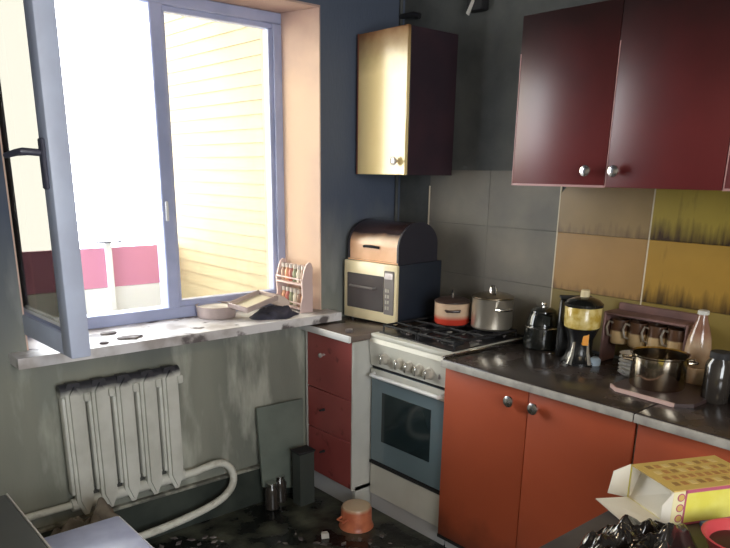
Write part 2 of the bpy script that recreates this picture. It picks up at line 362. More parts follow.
o = MB().box((ST-.004, -SD/2-.003, ST-.004), (SW-ST+.004, -SD/2+.003, SH-ST+.004)).build('pane', M['pane'], None, local=True, smooth=0); o.parent = sash
h = MB().box((SW-.048, -SD-.012, .50), (SW-.018, -SD, .64), .004).tube([(SW-.033, -SD-.008, .60), (SW-.033, -SD-.045, .602), (SW-.036, -SD-.058, .602), (SW-.06, -SD-.066, .600), (SW-.15, -SD-.070, .592)], [.010, .010, .011, .010, .008], 10)
o = h.build('handle', M['dark_handle'], None, local=True); o.parent = sash
MB().prism([(-1.835, -.035, .832), (-.445, -.035, .832), (-.445, WY, .832), (WX1, WY, .832), (FX1, FY+.02, .832), (FX0, FY+.02, .832), (WX0, WY, .832), (-1.835, WY, .832)], (0, 0, .037)).build('window_sill', M['sill'], win, smooth=0)

# ------------------------------------------------------------------ balcony outside
MB().box((-4.0, .40, -.05), (-.45, 1.75, .0)).build('balcony_slab', M['concrete'], kind='structure', smooth=0)
bw = thing('balcony_side_wall', (-.45, 1.0, 0), label='cream board siding on the balcony end wall beyond the right window pane', kind='structure')
MB().box((-.44, .41, 0), (-.34, 1.95, 2.75)).build('backing', M['siding_trim'], bw, smooth=0)
k = 0; z = .30
while z < 2.70:
    MB().prism([(-.452, .45, z), (-.440, .45, z), (-.440, .45, z+.066), (-.444, .45, z+.066)], (0, 1.49, 0)).build('siding_board', M['siding'], bw, smooth=0); z += .066
MB().box((-.475, .41, 0), (-.44, .50, 2.75), .003).build('corner_trim', M['siding_trim'], bw)
MB().box((-4.0, .40, 2.75), (-.34, 1.75, 2.9)).build('shading_balcony_roof', M['concrete'], kind='structure', smooth=0)  # roof slab added overhead to dim the siding
bp = thing('balcony_parapet', (-1.6, 1.62, 0), label='balcony parapet with a crimson upper panel and white posts outside the window', kind='structure')
MB().box((-4.0, 1.60, .815), (-.46, 1.63, 1.045)).build('crimson_panel', M['pink'], bp, smooth=0)
MB().box((-4.0, 1.60, .0), (-.46, 1.63, .812)).build('lower_panel', M['white'], bp, smooth=0)
for x in (-3.2, -2.05, -.885):
    MB().box((x-.018, 1.575, 0), (x+.018, 1.598, 1.075), .003).build('post', M['white'], bp)
MB().box((-.96, 1.55, 1.076), (-.81, 1.60, 1.084), .002).build('rail_bracket', M['dark_handle'], bp)

# ================================================================== WALL TILES (right wall)
tpal = [((.46, .30, .13), (.06, .03, .02)), ((.44, .33, .06), (.035, .02, .01)), ((.44, .29, .055), (.04, .02, .01))]
rows = [(.828, 1.0465), (1.0475, 1.2695), (1.2705, 1.50)]
cols = [(-.140, -.4945), (-.4955, -.850), (-.856, -1.236), (-1.242, -1.622), (-1.628, -2.008), (-2.014, -2.394)]
for ci, (ya, yb) in enumerate(cols):
    for ri, (za, zb) in enumerate(rows):
        t = MB()
        if ci == 2 and ri == 2:    # top tile with a chipped upper corner
            t.prism([(-.008, ya-.02, 1.438), (-.008, ya, 1.418), (-.008, ya, za), (-.008, yb, za), (-.008, yb, zb), (-.008, ya-.03, zb)], (.0075, 0, 0))
        else: t.box((-.008 if ci > 1 else -.005, ya, za), (-.0005, yb, zb), .0012 if ci > 1 else .0004)
        if ci < 2: mm = M['tile_grey']
        else:
            base, dk = tpal[0] if ci == 2 else tpal[1+(ri+ci) % 2]  # first ochre column: pinkish lighting put into the base colour
            base = {(2, 2): (.33, .235, .10), (2, 1): (.44, .275, .10), (2, 0): (.30, .24, .08), (3, 2): (.42, .33, .055), (3, 1): (.50, .31, .055), (3, 0): (.34, .26, .07)}.get((ci, ri), base)
            amt = {(2, 2): .0, (2, 1): -.06, (3, 2): .22, (3, 1): .16, (3, 0): .05}.get((ci, ri), .06)
            mm = tile_mat('ochre_tile_%d%d' % (ci, ri), base, dk, (za+.085, za-.01), amt)
        t.build('tile', mm, wall_r)
gr = MB()
for y in (-.853, -1.239, -1.625, -2.011): gr.box((-.0065, y-.0028, .83), (-.0002, y+.0028, 1.46))
gr.box((-.009, -.142, 1.225), (-.0002, -.136, 1.43))
gr.build('grout', M['tile_edge'], wall_r, smooth=0)

# ================================================================== CABINETS
def knob(parent, p, r=.014, m='knob'):
    """round knob on a face looking to -x"""
    return MB().lathe([(.006, 0), (.006, .010), (r*.8, .014), (r, .020), (r*.95, .025), (r*.6, .028), (0, .029)], p, 16, '-x').build('knob', M[m], parent)
# drawer unit in the corner
DX, DY0, DY1, WTZ = -.585, .055, -.29, .824
du = thing('drawer_unit', (-.3, -.115, 0), label='narrow maroon three-drawer unit with white side panel beside the stove', cat='drawer unit')
c = MB().box((DX+.018, DY1, .0), (-.02, DY1+.018, WTZ-.03)).box((DX+.018, DY0-.018, .10), (-.02, DY0, WTZ-.03)).box((DX+.018, DY1, .10), (-.02, DY0, .118)).box((-.04, DY1, .10), (-.02, DY0, WTZ-.03))
c.build('carcass', M['cab_white'], du, smooth=0)
MB().box((DX-.001, DY0-.012, .105), (DX+.019, DY0-.001, WTZ-.03)).box((DX-.001, DY1, .105), (DX+.019, DY1+.008, WTZ-.03)).build('edge_strip', M['cab_white'], du)
for za, zb, kz, kr in ((.530, .790, .70, .011), (.333, .527, .44, .005), (.108, .330, .235, .005)):
    d = MB().box((DX, DY1+.010, za), (DX+.018, DY0-.014, zb), .002).build('drawer', M['drawer_red'], du)
    knob(d, (DX, -.085, kz), kr, 'knob' if kr > .008 else 'matte_black')
MB().box((DX+.03, DY1+.019, 0), (-.03, DY0, .099), .002).build('plinth', M['plinth'], du)
wt = thing('worktop', (-.3, -.115, WTZ-.03), label='short brown worktop with pale front edge over the corner drawer unit', cat='worktop')
MB().box((-.600, DY1-.005, WTZ-.028), (-.005, .068, WTZ), .004, 2).build('slab', M['worktop_left'], wt)
MB().box((-.612, DY1-.005, WTZ-.030), (-.5995, .068, WTZ-.001), .004, 2).build('edge_band', M['white'], wt)

# stove
SX, SY0, SY1 = -.486, -.297, -.765
sv = thing('gas_stove', (-.25, -.53, 0), label='cream white gas stove with blue-grey oven door', cat='stove')
MB().box((SX+.02, SY1, .03), (-.03, SY0, .80), .003).build('body', M['stove'], sv)
MB().prism([(SX+.022, SY0, .685), (SX-.004, SY0, .685), (SX-.018, SY0, .790), (SX-.006, SY0, .806), (SX+.022, SY0, .806)], (0, SY1-SY0, 0)).build('control_panel', M['stove'], sv)
sp_ = [x for x in sv.children if x.name.startswith('control_panel')][0]
for y, z in ((-.398, .732), (-.491, .730), (-.548, .730), (-.604, .729), (-.661, .727)):
    kx = SX-.004-.014*(z-.685)/.105
    kb = MB().lathe([(.026, 0), (.026, .004), (.021, .007), (.019, .024), (.016, .027), (0, .027)], (kx-.001, y, z), 20, '-x').build('knob', M['knob_stove'], sp_)
    MB().box((kx-.036, y-.005, z-.020), (kx-.026, y+.005, z+.020), .002).build('grip', M['chrome'], kb)
MB().box((SX-.0145, -.715, .715), (SX-.008, -.708, .735), .001).build('ignition_button', M['mw_panel'], sp_)
MB().box((SX+.004, SY1+.004, .672), (SX+.018, SY0-.004, .684)).build('shadow_gap', M['matte_black'], sv, smooth=0)  # black strip put in as the gap's shade
od = MB().box((SX-.004, SY1+.004, .242), (SX+.018, SY0-.004, .672), .004).build('oven_door', M['oven_glass'], sv)
MB().box((SX-.008, SY1+.003, .628), (SX-.003, SY0-.003, .673), .002).build('top_rail', M['stove'], od)
MB().box((SX-.0062, SY1+.095, .348), (SX-.0035, SY0-.078, .575), .001).build('oven_window', M['oven_win'], od)
MB().tube([(SX-.006, SY0-.03, .652), (SX-.034, SY0-.034, .650), (SX-.036, SY1+.034, .650), (SX-.006, SY1+.03, .652)], .0085, 10).build('handle', M['white'], od)
MB().box((SX-.006, SY1+.003, .226), (SX+.018, SY0-.003, .240)).build('black_seal', M['matte_black'], sv, smooth=0)
MB().box((SX-.002, SY1+.004, .075), (SX+.018, SY0-.004, .224), .003).build('storage_drawer', M['stove'], sv)
MB().box((SX+.006, SY1+.004, .0), (SX+.02, SY0-.004, .072), .002).build('kick_panel', M['plinth'], sv)
MB().box((-.545, SY1-.010, .8185), (-.03, SY1+.004, .8265), .002).build('joint_strip', M['chrome'], sv)
MB().box((SX-.008, SY1, .806), (-.03, SY0, .826), .004, 2).build('top_plate', M['stove'], sv)
hob = MB().box((SX+.022, SY1+.018, .826), (-.045, SY0-.018, .831), .002).build('hob', M['hob'], sv)
for x in (-.365, -.165):
    for y in (-.415, -.650):
        MB().lathe([(.048, 0), (.048, .006), (.034, .009), (.034, .016), (.030, .019), (0, .020)], (x, y, .831), 24).build('burner', M['matte_black'], hob)
for y0, y1 in ((SY0-.03, -.525), (-.537, SY1+.03)):
    g = MB(); zc = .858; ym = (y0+y1)/2
    for x in (SX+.04, -.265, -.065): g.tube([(x, y0, zc), (x, y1, zc)], .005, 6)
    for y in (y0, y1): g.tube([(SX+.04, y, zc), (-.065, y, zc)], .005, 6)
    g.tube([(SX+.04, ym, zc), (-.065, ym, zc)], .0045, 6)
    for x in (-.365, -.165): g.tube([(x, y0, zc), (x, y1, zc)], .0045, 6)
    for x in (SX+.04, -.065):
        for y in (y0, y1): g.tube([(x, y, .830), (x, y, zc)], .005, 6)
    g.build('pan_support', M['matte_black'], sv)
for i in range(16):
    x, y = random.uniform(SX+.05, -.10), random.uniform(SY1+.04, SY0-.04)
    MB().box((x, y, .8315), (x+random.uniform(.008, .022), y+random.uniform(.006, .02), .834+random.uniform(0, .006)), .001).build('charred_crumb', M['ash'] if i % 3 else M['pale'], sv)

# red base cabinets with their worktops
RX = -.53
def base_cab(y0, y1, label, seam, kn):
    t = thing('base_cabinet', (-.28, (y0+y1)/2, 0), label=label, cat='cabinet', group='brick-red base cabinets along the right wall')
    MB().box((RX+.02, y0, .085), (-.02, y0-.016, .786)).box((RX+.02, y1+.016, .085), (-.02, y1, .786)).box((RX+.02, y0, .085), (-.02, y1, .10)).box((-.035, y0, .085), (-.02, y1, .786)).build('carcass', M['cab_white'], t, smooth=0)
    ys = (y0-.002, seam, y1+.002)
    for i in range(2):
        d = MB().box((RX, ys[i]-(.002 if i else 0), .080), (RX+.018, ys[i+1]+(.002 if not i else 0), .786), .0025, 2).build('door', M['red'], t)
        knob(d, (RX, seam+(.066 if i == 0 else -.036) if kn else seam, .733), .021, 'chrome')
    MB().box((RX+.05, y0-.002, 0), (RX+.064, y1+.002, .082)).build('plinth', M['plinth'], t, smooth=0)
    MB().box((RX-.001, y0-.001, .066), (RX+.05, y1, .079)).build('base_rail', M['matte_black'], t, smooth=0)
    return t
base_cab(-.770, -1.546, 'brick-red two-door base cabinet with chrome knobs right of the stove', -1.157, True)
base_cab(-1.552, -2.33, 'brick-red base cabinet behind the yellow carton, right of the worktop seam', -1.94, True)
for y0, y1, lab in ((-.768, -1.547, 'dark glossy worktop slab between the stove and the seam'), (-1.551, -2.34, 'dark glossy worktop slab right of the seam, under the smoky jars')):
    t = thing('worktop', (-.28, (y0+y1)/2, .788), label=lab, cat='worktop', group='dark worktops along the right wall')
    MB().box((-.548, y0, .789), (-.005, y1, .818), .004, 2).build('slab', M['worktop'], t)
    MB().box((-.556, y0, .788), (-.5475, y1, .815), .003, 2).build('edge_band', M['wt_edge'], t)

# wall cabinets
def wall_cab(y0, seam, y1, label, za=1.449, zb=2.005, X=-.296):
    t = thing('wall_cabinet', (-.15, (y0+y1)/2, za), label=label, cat='cabinet', group='burgundy wall cabinets over the ochre tiles')
    MB().box((X+.018, y0, za), (-.001, y1, zb), .002).build('carcass', M['u1_body'], t)
    ys = (y0, seam, y1)
    for i in range(2):
        d = MB().box((X, ys[i]-(.0015 if i else 0), za), (X+.017, ys[i+1]+(.0015 if not i else 0), zb), .002, 2).build('door', M['burg'], t)
        knob(d, (X, seam+(.062 if i == 0 else -.040), 1.500), .019, 'chrome')
        MB().box((X-.0012, ys[i]-(.002 if i else 0.0), za+.002), (X+.004, ys[i]-(.0055 if i else .004), zb-.12), .0005).build('edge_strip', M['burg_edge'], d)
    MB().box((X-.0012, y0, za-.001), (X+.004, seam, za+.006)).build('bottom_edge', M['burg_edge'], t, smooth=0)
    return t
wall_cab(-.837, -1.213, -1.590, 'burgundy two-door wall cabinet with chrome knobs nearest the corner')
wall_cab(-1.593, -1.97, -2.35, 'burgundy wall cabinet at the right edge beyond the pale door strip')
u1 = thing('corner_wall_cabinet', (-.15, -.11, 1.477), label='small dark wall cabinet with yellow-cream door in the corner', cat='cabinet')
MB().box((-.279, .045, 1.477), (-.002, -.27, 2.053), .002).build('carcass', M['u1_body'], u1)
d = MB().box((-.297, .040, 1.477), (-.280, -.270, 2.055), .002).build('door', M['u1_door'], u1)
MB().box((-.2975, .0455, 1.477), (-.280, .0405, 2.055)).build('edge_strip', M['u1_edge'], d, smooth=0)
knob(d, (-.297, -.222, 1.533), .018, 'knob')

# ================================================================== ON THE DRAWER UNIT
mw = thing('microwave_oven', (-.158, -.1125, WTZ), label='cream-fronted microwave oven with dark case on the corner drawer unit', cat='microwave')
mx, my0, my1, mz0, mz1 = -.318, .050, -.275, WTZ+.012, 1.100
MB().box((mx+.016, my0, mz0), (.000, my1, mz1), .006, 2).build('case', M['mw_side'], mw)
fp = MB().box((mx, my0, mz0), (mx+.017, my1, mz1), .005, 2).build('front_panel', M['mw_front'], mw)
MB().box((mx-.003, my0-.022, mz0+.048), (mx+.003, -.200, mz1-.056), .003).build('door_glass', M['mw_glass'], fp)
cp = MB().box((mx-.004, -.202, mz0+.042), (mx+.003, my1+.014, mz1-.028), .003).build('control_panel', M['mw_panel'], fp)
MB().box((mx-.006, -.208, mz1-.064), (mx-.003, my1+.020, mz1-.036), .001).build('display', M['knob'], cp)
for r_ in range(4):
    for q in range(2): MB().box((mx-.0062, -.212-.014*q, mz0+.064+.026*r_), (mx-.003, -.222-.014*q, mz0+.080+.026*r_), .001).build('button', M['knob_stove'], cp)
MB().tube([(mx-.004, my0-.05, mz1-.112), (mx-.020, my0-.055, mz1-.112), (mx-.020, -.15, mz1-.112), (mx-.004, -.155, mz1-.112)], .005, 8).build('handle', M['mw_panel'], fp)
for x in (mx+.03, -.06):
    for y in (my0-.03, my1+.03): MB().lathe([(.012, 0), (.012, .013)], (x, y, WTZ), 10).build('foot', M['black'], mw)
mw.rotation_euler.z = math.radians(6); mw.location = (-.199, -.110, WTZ)
bbx = thing('bread_box', (-.158, -.1125, mz1), label='roll-top bread box with orange front, dark on top, on the microwave', cat='bread box')
def bbprof(off=0):
    pts = [(-.303+off, 1.101+off)]
    pts += [(-.165-.138*math.cos(a)*(1-off*4), 1.170+.108*math.sin(a)*(1-off*4)) for a in [PI*.5*i/12 for i in range(13)]]
    pts += [(-.165+.135*math.sin(a)*(1-off*4), 1.170+.108*math.cos(a)*(1-off*4)) for a in [PI*.5*i/12 for i in range(1, 13)]]
    pts += [(-.03-off, 1.101+off)]
    return pts
for y, dy in ((-.258, -.010), (.030, .010)): MB().prism([(x, y, z) for x, z in bbprof()], (0, dy, 0)).build('side_panel', M['bb_side'], bbx)
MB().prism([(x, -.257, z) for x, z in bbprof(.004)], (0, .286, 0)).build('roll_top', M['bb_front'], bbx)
MB().tube([(-.302, -.060, 1.166), (-.318, -.085, 1.170), (-.318, -.130, 1.170), (-.302, -.155, 1.166)], .006, 8).build('handle', M['matte_black'], bbx)
MB().box((-.306, -.266, 1.1005), (-.028, .038, 1.108), .002).build('base', M['bb_front'], bbx)
bbx.rotation_euler.z = math.radians(6); bbx.location = (-.199, -.110, mz1)
MB().lathe([(.016, 0), (.018, .006), (.015, .014), (.008, .016), (0, .016)], (-.555, -.225, WTZ), 14).build('jar_lid', M['ash'], label='small sooty jar lid lying on the corner worktop', cat='lid')

# ================================================================== POTS
def pot(name, loc, r, h, m, label, lid_m, knob_m, side_m, ang=.4):
    t = thing(name, loc, ang, label=label, cat='pot')
    o = MB().lathe([(r*.92, 0), (r, .008), (r, h-.004), (r*1.03, h), (r*.97, h), (r*.95, .012), (0, .01)], (0, 0, 0), 40).build('pot_body', m, None, local=True); o.parent = t
    l = MB().lathe([(r*1.02, h+.001), (r*1.02, h+.006), (r*.8, h+.015), (r*.4, h+.022), (0, h+.024)], (0, 0, 0), 40).build('lid', lid_m, None, local=True); l.parent = t
    kb = MB().tube([(-.022, 0, h+.020), (-.022, 0, h+.040), (-.012, 0, h+.047), (.012, 0, h+.047), (.022, 0, h+.040), (.022, 0, h+.020)], .0045, 8).build('lid_handle', knob_m, None, local=True); kb.parent = l
    for s in (-1, 1):
        a = MB().tube([(s*r*.35*0+s*(r-.003), -.03, h*.70), (s*(r+.020), -.026, h*.72), (s*(r+.026), 0, h*.72), (s*(r+.020), .026, h*.72), (s*(r-.003), .03, h*.70)], .0055, 8).build('handle', side_m, None, local=True); a.parent = t
    return t
pot('enamel_pot', (-.185, -.478, .863), .076, .092, M['enamel_cream'], 'cream and red enamel pot with dark lid on the stove', M['lid_dark'], M['chrome'], M['lid_dark'], .785)
pot('steel_pot', (-.123, -.648, .863), .086, .128, M['steel'], 'stainless steel pot with lid on the stove beside the enamel pot', M['steel_dark'], M['chrome'], M['chrome'], 4.36)

# ================================================================== WORKTOP THINGS
WT = .818
k = thing('kettle', (-.095, -.885, WT), -2.2, label='black glossy kettle with domed lid on the dark worktop by the stove', cat='kettle')
def L(o, p): o.parent = p; return o
L(MB().lathe([(.064, 0), (.070, .006), (.071, .03), (.066, .085), (.060, .088), (.059, .094), (.063, .098), (.056, .135), (.050, .145)], n=36).build('body', M['kettle'], local=True), k)
ld = L(MB().lathe([(.051, .146), (.050, .152), (.036, .160), (.012, .164), (0, .164)], n=30).build('lid', M['kettle'], local=True), k)
L(MB().lathe([(.007, .163), (.006, .170), (.012, .176), (.010, .182), (0, .183)], n=16).build('lid_knob', M['chrome'], local=True), ld)
L(MB().tube([(-.052, 0, .135), (-.092, 0, .132), (-.104, 0, .110), (-.100, 0, .060), (-.084, 0, .035), (-.066, 0, .030)], .009, 10).build('handle', M['kettle'], local=True), k)
L(MB().prism([(.052, -.02, .142), (.052, .02, .142), (.085, 0, .140)], (0, 0, -.035)).build('spout', M['kettle'], local=True), k)
L(MB().lathe([(.0665, .0845), (.0685, .087), (.0665, .0895)], n=36).build('trim_ring', M['chrome'], local=True), k)

j = thing('juicer', (-.175, -1.112, WT), -2.36, label='black countertop juicer with yellow see-through bowl and cream cap', cat='juicer')
# local +x looks at the room
L(MB().lathe([(.066, 0), (.066, .008), (.054, .02), (.044, .05), (.046, .09), (.058, .122), (.062, .132)], n=32).build('base', M['black'], local=True), j)
L(MB().lathe([(.060, .133), (.064, .137), (.067, .208), (.064, .213)], n=36).build('juice_bowl', M['bowl_yellow'], local=True), j)
L(MB().lathe([(.069, .212), (.069, .222), (.056, .234), (.032, .243), (.020, .246)], n=32).build('lid', M['kettle'], local=True), j)
L(MB().lathe([(.016, .246), (.016, .268), (.013, .271), (0, .271)], n=20).build('cap', M['cap'], local=True), j)
for y in (-.034, .020):
    L(MB().tube([(.058, y*1.35, .004), (.046, y, .045), (.040, y*.9, .085)], [.010, .007, .005], 8).build('chrome_leg', M['chrome'], local=True), j)
L(MB().box((.040, -.004, .075), (.054, .018, .120), .002).build('sticker', M['orange'], local=True), j)
L(MB().lathe([(.024, 0), (.024, .02), (.016, .028)], (.03, .050, .0), 16).build('spout_cup', M['blue_print'], local=True), j)
L(MB().box((-.100, -.070, 0), (-.070, .045, .222), .006).build('pulp_bin', M['black'], local=True), j)
L(MB().box((-.102, -.072, .2222), (-.070, .048, .234), .003).build('bin_lid', M['matte_black'], local=True), j)

rk = thing('mug_rack', (-.05, -1.34, WT), label='pinkish wooden mug rack standing against the ochre tiles', cat='rack')
MB().box((-.110, -1.165, 1.000), (-.012, -1.462, 1.010), .003).build('top_shelf', M['rack_wood'], rk)
MB().box((-.026, -1.165, .950), (-.014, -1.462, 1.036), .003).build('back_board', M['rack_wood'], rk)
for y in (-1.160, -1.467): MB().box((-.110, y-.005, WT), (-.012, y+.005, 1.010), .003).build('side_post', M['rack_wood'], rk)
ms = (-1.204, -1.275, -1.348, -1.420)
for y in ms: MB().tube([(-.066, y, 1.001), (-.066, y, .992), (-.072, y, .988), (-.080, y, .991)], .0022, 6).build('hook', M['chrome'], rk)
mg = thing('mug', (-.066, ms[0], .893), -.5, label='two-tone mug on the rack, next to the juicer', cat='mug', group='brown and beige mugs hanging on the mug rack')
L(MB().lathe([(.027, 0), (.031, .003), (.034, .03), (.033, .090), (.0305, .090), (.030, .006), (0, .005)], n=28).build('mug_body', M['mug'], local=True), mg)
L(MB().tube([(-.032, 0, .078), (-.048, 0, .084), (-.056, 0, .062), (-.048, 0, .034), (-.033, 0, .028)], .0042, 8).build('handle', M['steel'], local=True), mg)
for y, lb in zip(ms[1:], ('two-tone mug on the rack, second from the juicer', 'two-tone mug on the rack, third from the juicer', 'two-tone mug on the rack, furthest from the juicer')):
    dup(mg, (-.066, y, .893), random.uniform(-.8, -.2), lb)
for i, lab in enumerate(('lowest', 'second lowest', 'third', 'fourth', 'fifth', 'topmost')):
    z = WT+.0+.0132*i
    MB().lathe([(.030, 0), (.034, .002), (.048, .012), (.050, .0135), (.046, .0130), (.033, .005), (0, .004)], n=36).build('saucer', M['porcelain'], local=True, loc=(-.185, -1.305, 0), label='white porcelain saucer behind the saucepan, %s of the stack' % lab, cat='saucer', group='stacked white saucers').location = (-.185, -1.335, z)

bd = thing('cutting_board', (-.28, -1.47, WT), label='dark cutting board with pale pink edge under the saucepan', cat='cutting board')
P = [(-.372, -1.365), (-.402, -1.400), (-.412, -1.600), (-.370, -1.640), (-.17, -1.640), (-.15, -1.365)]
MB().prism([(x, y, WT+.0005) for x, y in P], (0, 0, .0115)).build('board', M['board'], bd)
e = MB()
for a, b in zip(P[:2], P[1:3]):
    e.prism([(a[0]-.004, a[1]+.001, WT+.001), (b[0]-.004, b[1], WT+.001), (b[0]+.003, b[1], WT+.001), (a[0]+.003, a[1], WT+.001)], (0, 0, .0125))
e.build('edge_band', M['board_edge'], bd)
sp = thing('saucepan', (-.272, -1.468, WT+.0125), .6, label='open stainless saucepan on the dark cutting board', cat='saucepan')
R_ = .088
L(MB().lathe([(R_*.93, 0), (R_*.98, .006), (R_*.98, .100), (R_*1.05, .106), (R_*1.05, .109), (R_*.96, .106), (R_*.94, .010), (0, .008)], n=48).build('pan_body', M['pan'], local=True), sp)
L(MB().tube([(-.02, R_-.003, .085), (-.018, R_+.022, .088), (.018, R_+.022, .088), (.02, R_-.003, .085)], .005, 8).build('handle', M['steel_dark'], local=True), sp)
L(MB().tube([(-.02, -R_+.003, .085), (-.018, -R_-.022, .088), (.018, -R_-.022, .088), (.02, -R_+.003, .085)], .005, 8).build('handle', M['steel_dark'], local=True), sp)
L(MB().lathe([(0, .012), (R_*.9, .012), (R_*.9, .030), (0, .031)], n=40).build('burnt_residue', M['tray_in'], local=True), sp)

b = thing('glass_bottle', (-.105, -1.512, WT), label='cloudy brown glass bottle with pale cap behind the saucepan', cat='bottle')
L(MB().lathe([(.036, 0), (.041, .006), (.041, .055), (.038, .060), (.041, .066), (.041, .120), (.036, .160), (.026, .195), (.017, .220), (.0155, .238)], n=36).build('bottle_body', M['milk'], local=True), b)
L(MB().lathe([(.018, .236), (.018, .247), (.016, .249), (0, .249)], n=24).build('cap', M['cab_white'], local=True), b)
for (px, py, rad, hh, lab) in ((719, 405, .040, .155, 'tall smoky glass jar with dark lid beside the brown bottle'), (748, 408, .042, .115, 'squat smoky glass jar with dark lid at the right edge of the worktop')):
    q = ray(px, py, 'z', WT); q = q+Vector((.7, .71, 0))*rad
    t = thing('glass_jar', (q.x, q.y, WT), label=lab, cat='jar')
    L(MB().lathe([(rad*.9, 0), (rad, .006), (rad, hh*.78), (rad*.72, hh*.88), (rad*.72, hh*.90)], n=30).build('jar_body', M['jar'], local=True), t)
    L(MB().lathe([(rad*.80, hh*.895), (rad*.80, hh), (rad*.74, hh*1.02), (0, hh*1.02)], n=30).build('lid', M['matte_black'], local=True), t)
q = ray(722, 398, 'z', WT)
spn = MB().tube([(q.x-.02, q.y-.02, WT+.004), (q.x+.02, q.y-.06, WT+.005), (q.x+.05, q.y-.10, WT+.006)], [.004, .003, .0035], 8).lathe([(0, 0), (.016, .002), (.019, .006), (.016, .004), (0, .003)], (q.x-.03, q.y-.012, WT), 16)
spn.build('spoon', M['chrome'], label='steel spoon lying by the smoky jars on the worktop', cat='spoon')
q = ray(572, 353, 'z', WT)
for dx, lb in ((0, 'small steel fork lying between the kettle and the juicer'), (.03, 'small steel knife lying between the kettle and the juicer')):
    MB().box((q.x-.05+dx, q.y+.04-dx, WT+.0005), (q.x+.055+dx, q.y+.048-dx, WT+.004), .001).box((q.x-.085+dx, q.y+.037-dx, WT+.0005), (q.x-.05+dx, q.y+.051-dx, WT+.003), .001).build('fork' if dx == 0 else 'knife', M['chrome'], label=lb, cat='cutlery')

# ================================================================== WINDOW SILL THINGS
SZ = .869
sr = thing('spice_rack', (-.545, .165, SZ), label='pinkish-white two-tier spice rack against the right window reveal', cat='spice rack')
ra, rb = .262, .058        # far and near ends along y
for zc in (.010, .120): MB().box((-.602, ra, SZ+zc), (-.545, rb, SZ+zc+.009), .002).build('shelf', M['rack_pink'], sr)
for zc in (.036, .146): MB().box((-.604, ra, SZ+zc), (-.600, rb, SZ+zc+.007), .001).build('front_bar', M['rack_pink'], sr)
for y in (ra, rb):
    pr = [(-.610, 0), (-.544, 0), (-.542, .07), (-.544, .14), (-.542, .200), (-.550, .220), (-.562, .226), (-.576, .216), (-.588, .190), (-.602, .140), (-.598, .070), (-.610, .030)]
    MB().prism([(x, y-.004, SZ+z) for x, z in pr], (0, .008, 0)).build('side_panel', M['rack_pink'], sr)
MB().box((-.548, ra, SZ+.060), (-.543, rb, SZ+.075), .001).box((-.548, ra, SZ+.185), (-.543, rb, SZ+.205), .001).build('back_bar', M['rack_pink'], sr)
tiers = ('lower', 'upper'); ords = ('first', 'second', 'third', 'fourth', 'fifth', 'sixth')
for ti, zz in enumerate((.0195, .1295)):
    for i in range(6):
        y = ra-.024-.0312*i
        lb = 'small spice jar on the %s tier of the rack, %s from the window frame' % (tiers[ti], ords[i])
        t = thing('spice_jar', (-.575, y, SZ+zz), label=lb, cat='jar', group='spice jars in the rack on the window sill')
        L(MB().lathe([(.011, 0), (.013, .002), (.013, .042), (.008, .054), (.008, .060)], n=14).build('jar_body', M['spice'][(i*2+ti*3) % 5], local=True), t)
        L(MB().lathe([(.0095, .060), (.0095, .078), (0, .079)], n=14).build('cap', M['spice_cap'], local=True), t)
q = ray(217, 320, 'z', SZ)
t = thing('round_tin', (q.x+.040, q.y+.075, SZ), label='round pinkish-grey baking tin on the window sill', cat='tin')
L(MB().lathe([(.080, 0), (.083, .003), (.086, .048), (.089, .051), (.084, .051), (.081, .006), (0, .005)], n=40).build('tin_body', M['tin'], local=True), t)
L(MB().lathe([(0, .036), (.082, .036), (.080, .043), (.03, .050), (0, .048)], n=30).build('ash_fill', M['sill'], local=True), t)
def heap(name, m, c, rx, ry, h, seed, label, cat, n=28, rough=.35, fr=3.0, smooth=60, ex=2.2):
    g = MB(); sd = Vector((seed*7.3, seed*3.1, seed))
    def f(u, v):
        a = 2*PI*u; r = v
        x, y = math.cos(a)*r, math.sin(a)*r
        k = 1+.25*noise.noise(Vector((x*1.3, y*1.3, 5))+sd)
        zz = h*max(0, (1-r**ex))*(1+rough*2*noise.noise(Vector((x*fr, y*fr, 0))+sd))+h*rough*.5*abs(noise.noise(Vector((x*fr*2.3, y*fr*2.3, 3))+sd))*(1-r**4)
        return (x*rx*k, y*ry*k, max(zz, 0)+.0005)
    g.grid(f, n*2, n)
    bmesh.ops.remove_doubles(g.bm, verts=g.bm.verts, dist=1e-5)
    bot = [e for e in g.bm.edges if len(e.link_faces) == 1]
    if bot: bmesh.ops.holes_fill(g.bm, edges=bot, sides=0)
    o = g.build(name, m, local=True, smooth=smooth, label=label, cat=cat); o.location = c; return o
q = ray(272, 307, 'z', SZ)
heap('burnt_cloth', M['cloth_dark'], (-.735, .075, SZ), .125, .075, .038, 2, 'charred navy cloth crumpled on the sill before the spice rack', 'cloth')
t = thing('plastic_dish', (-.815, .125, SZ+.056), label='tilted cream plastic dish lying on the charred cloth', cat='dish', rot=(.10, -.16, .25))
L(MB().box((-.095, -.055, 0), (.095, .055, .006), .003).build('dish_floor', M['cream_dish'], local=True), t)
rim = MB()
for a, b_ in (((-.10, -.06), (.10, -.052)), ((-.10, .052), (.10, .06)), ((-.10, -.0518), (-.092, .0518)), ((.092, -.0518), (.10, .0518))): rim.box((*a, 0), (*b_, .024), .003)
L(rim.build('rim', M['tin'], local=True), t)
t = thing('saucer_plate', (-.672, .165, SZ+.046), label='mauve-grey plate leaning on the cloth next to the spice rack', cat='plate', rot=(.35, .12, 0))
L(MB().lathe([(.035, 0), (.062, .007), (.064, .010), (.060, .010), (.034, .004), (0, .004)], n=36).build('plate_disc', M['mauve'], local=True), t)
L(MB().lathe([(.030, -.004), (.030, .001)], n=24).build('foot_ring', M['mauve'], local=True), t)
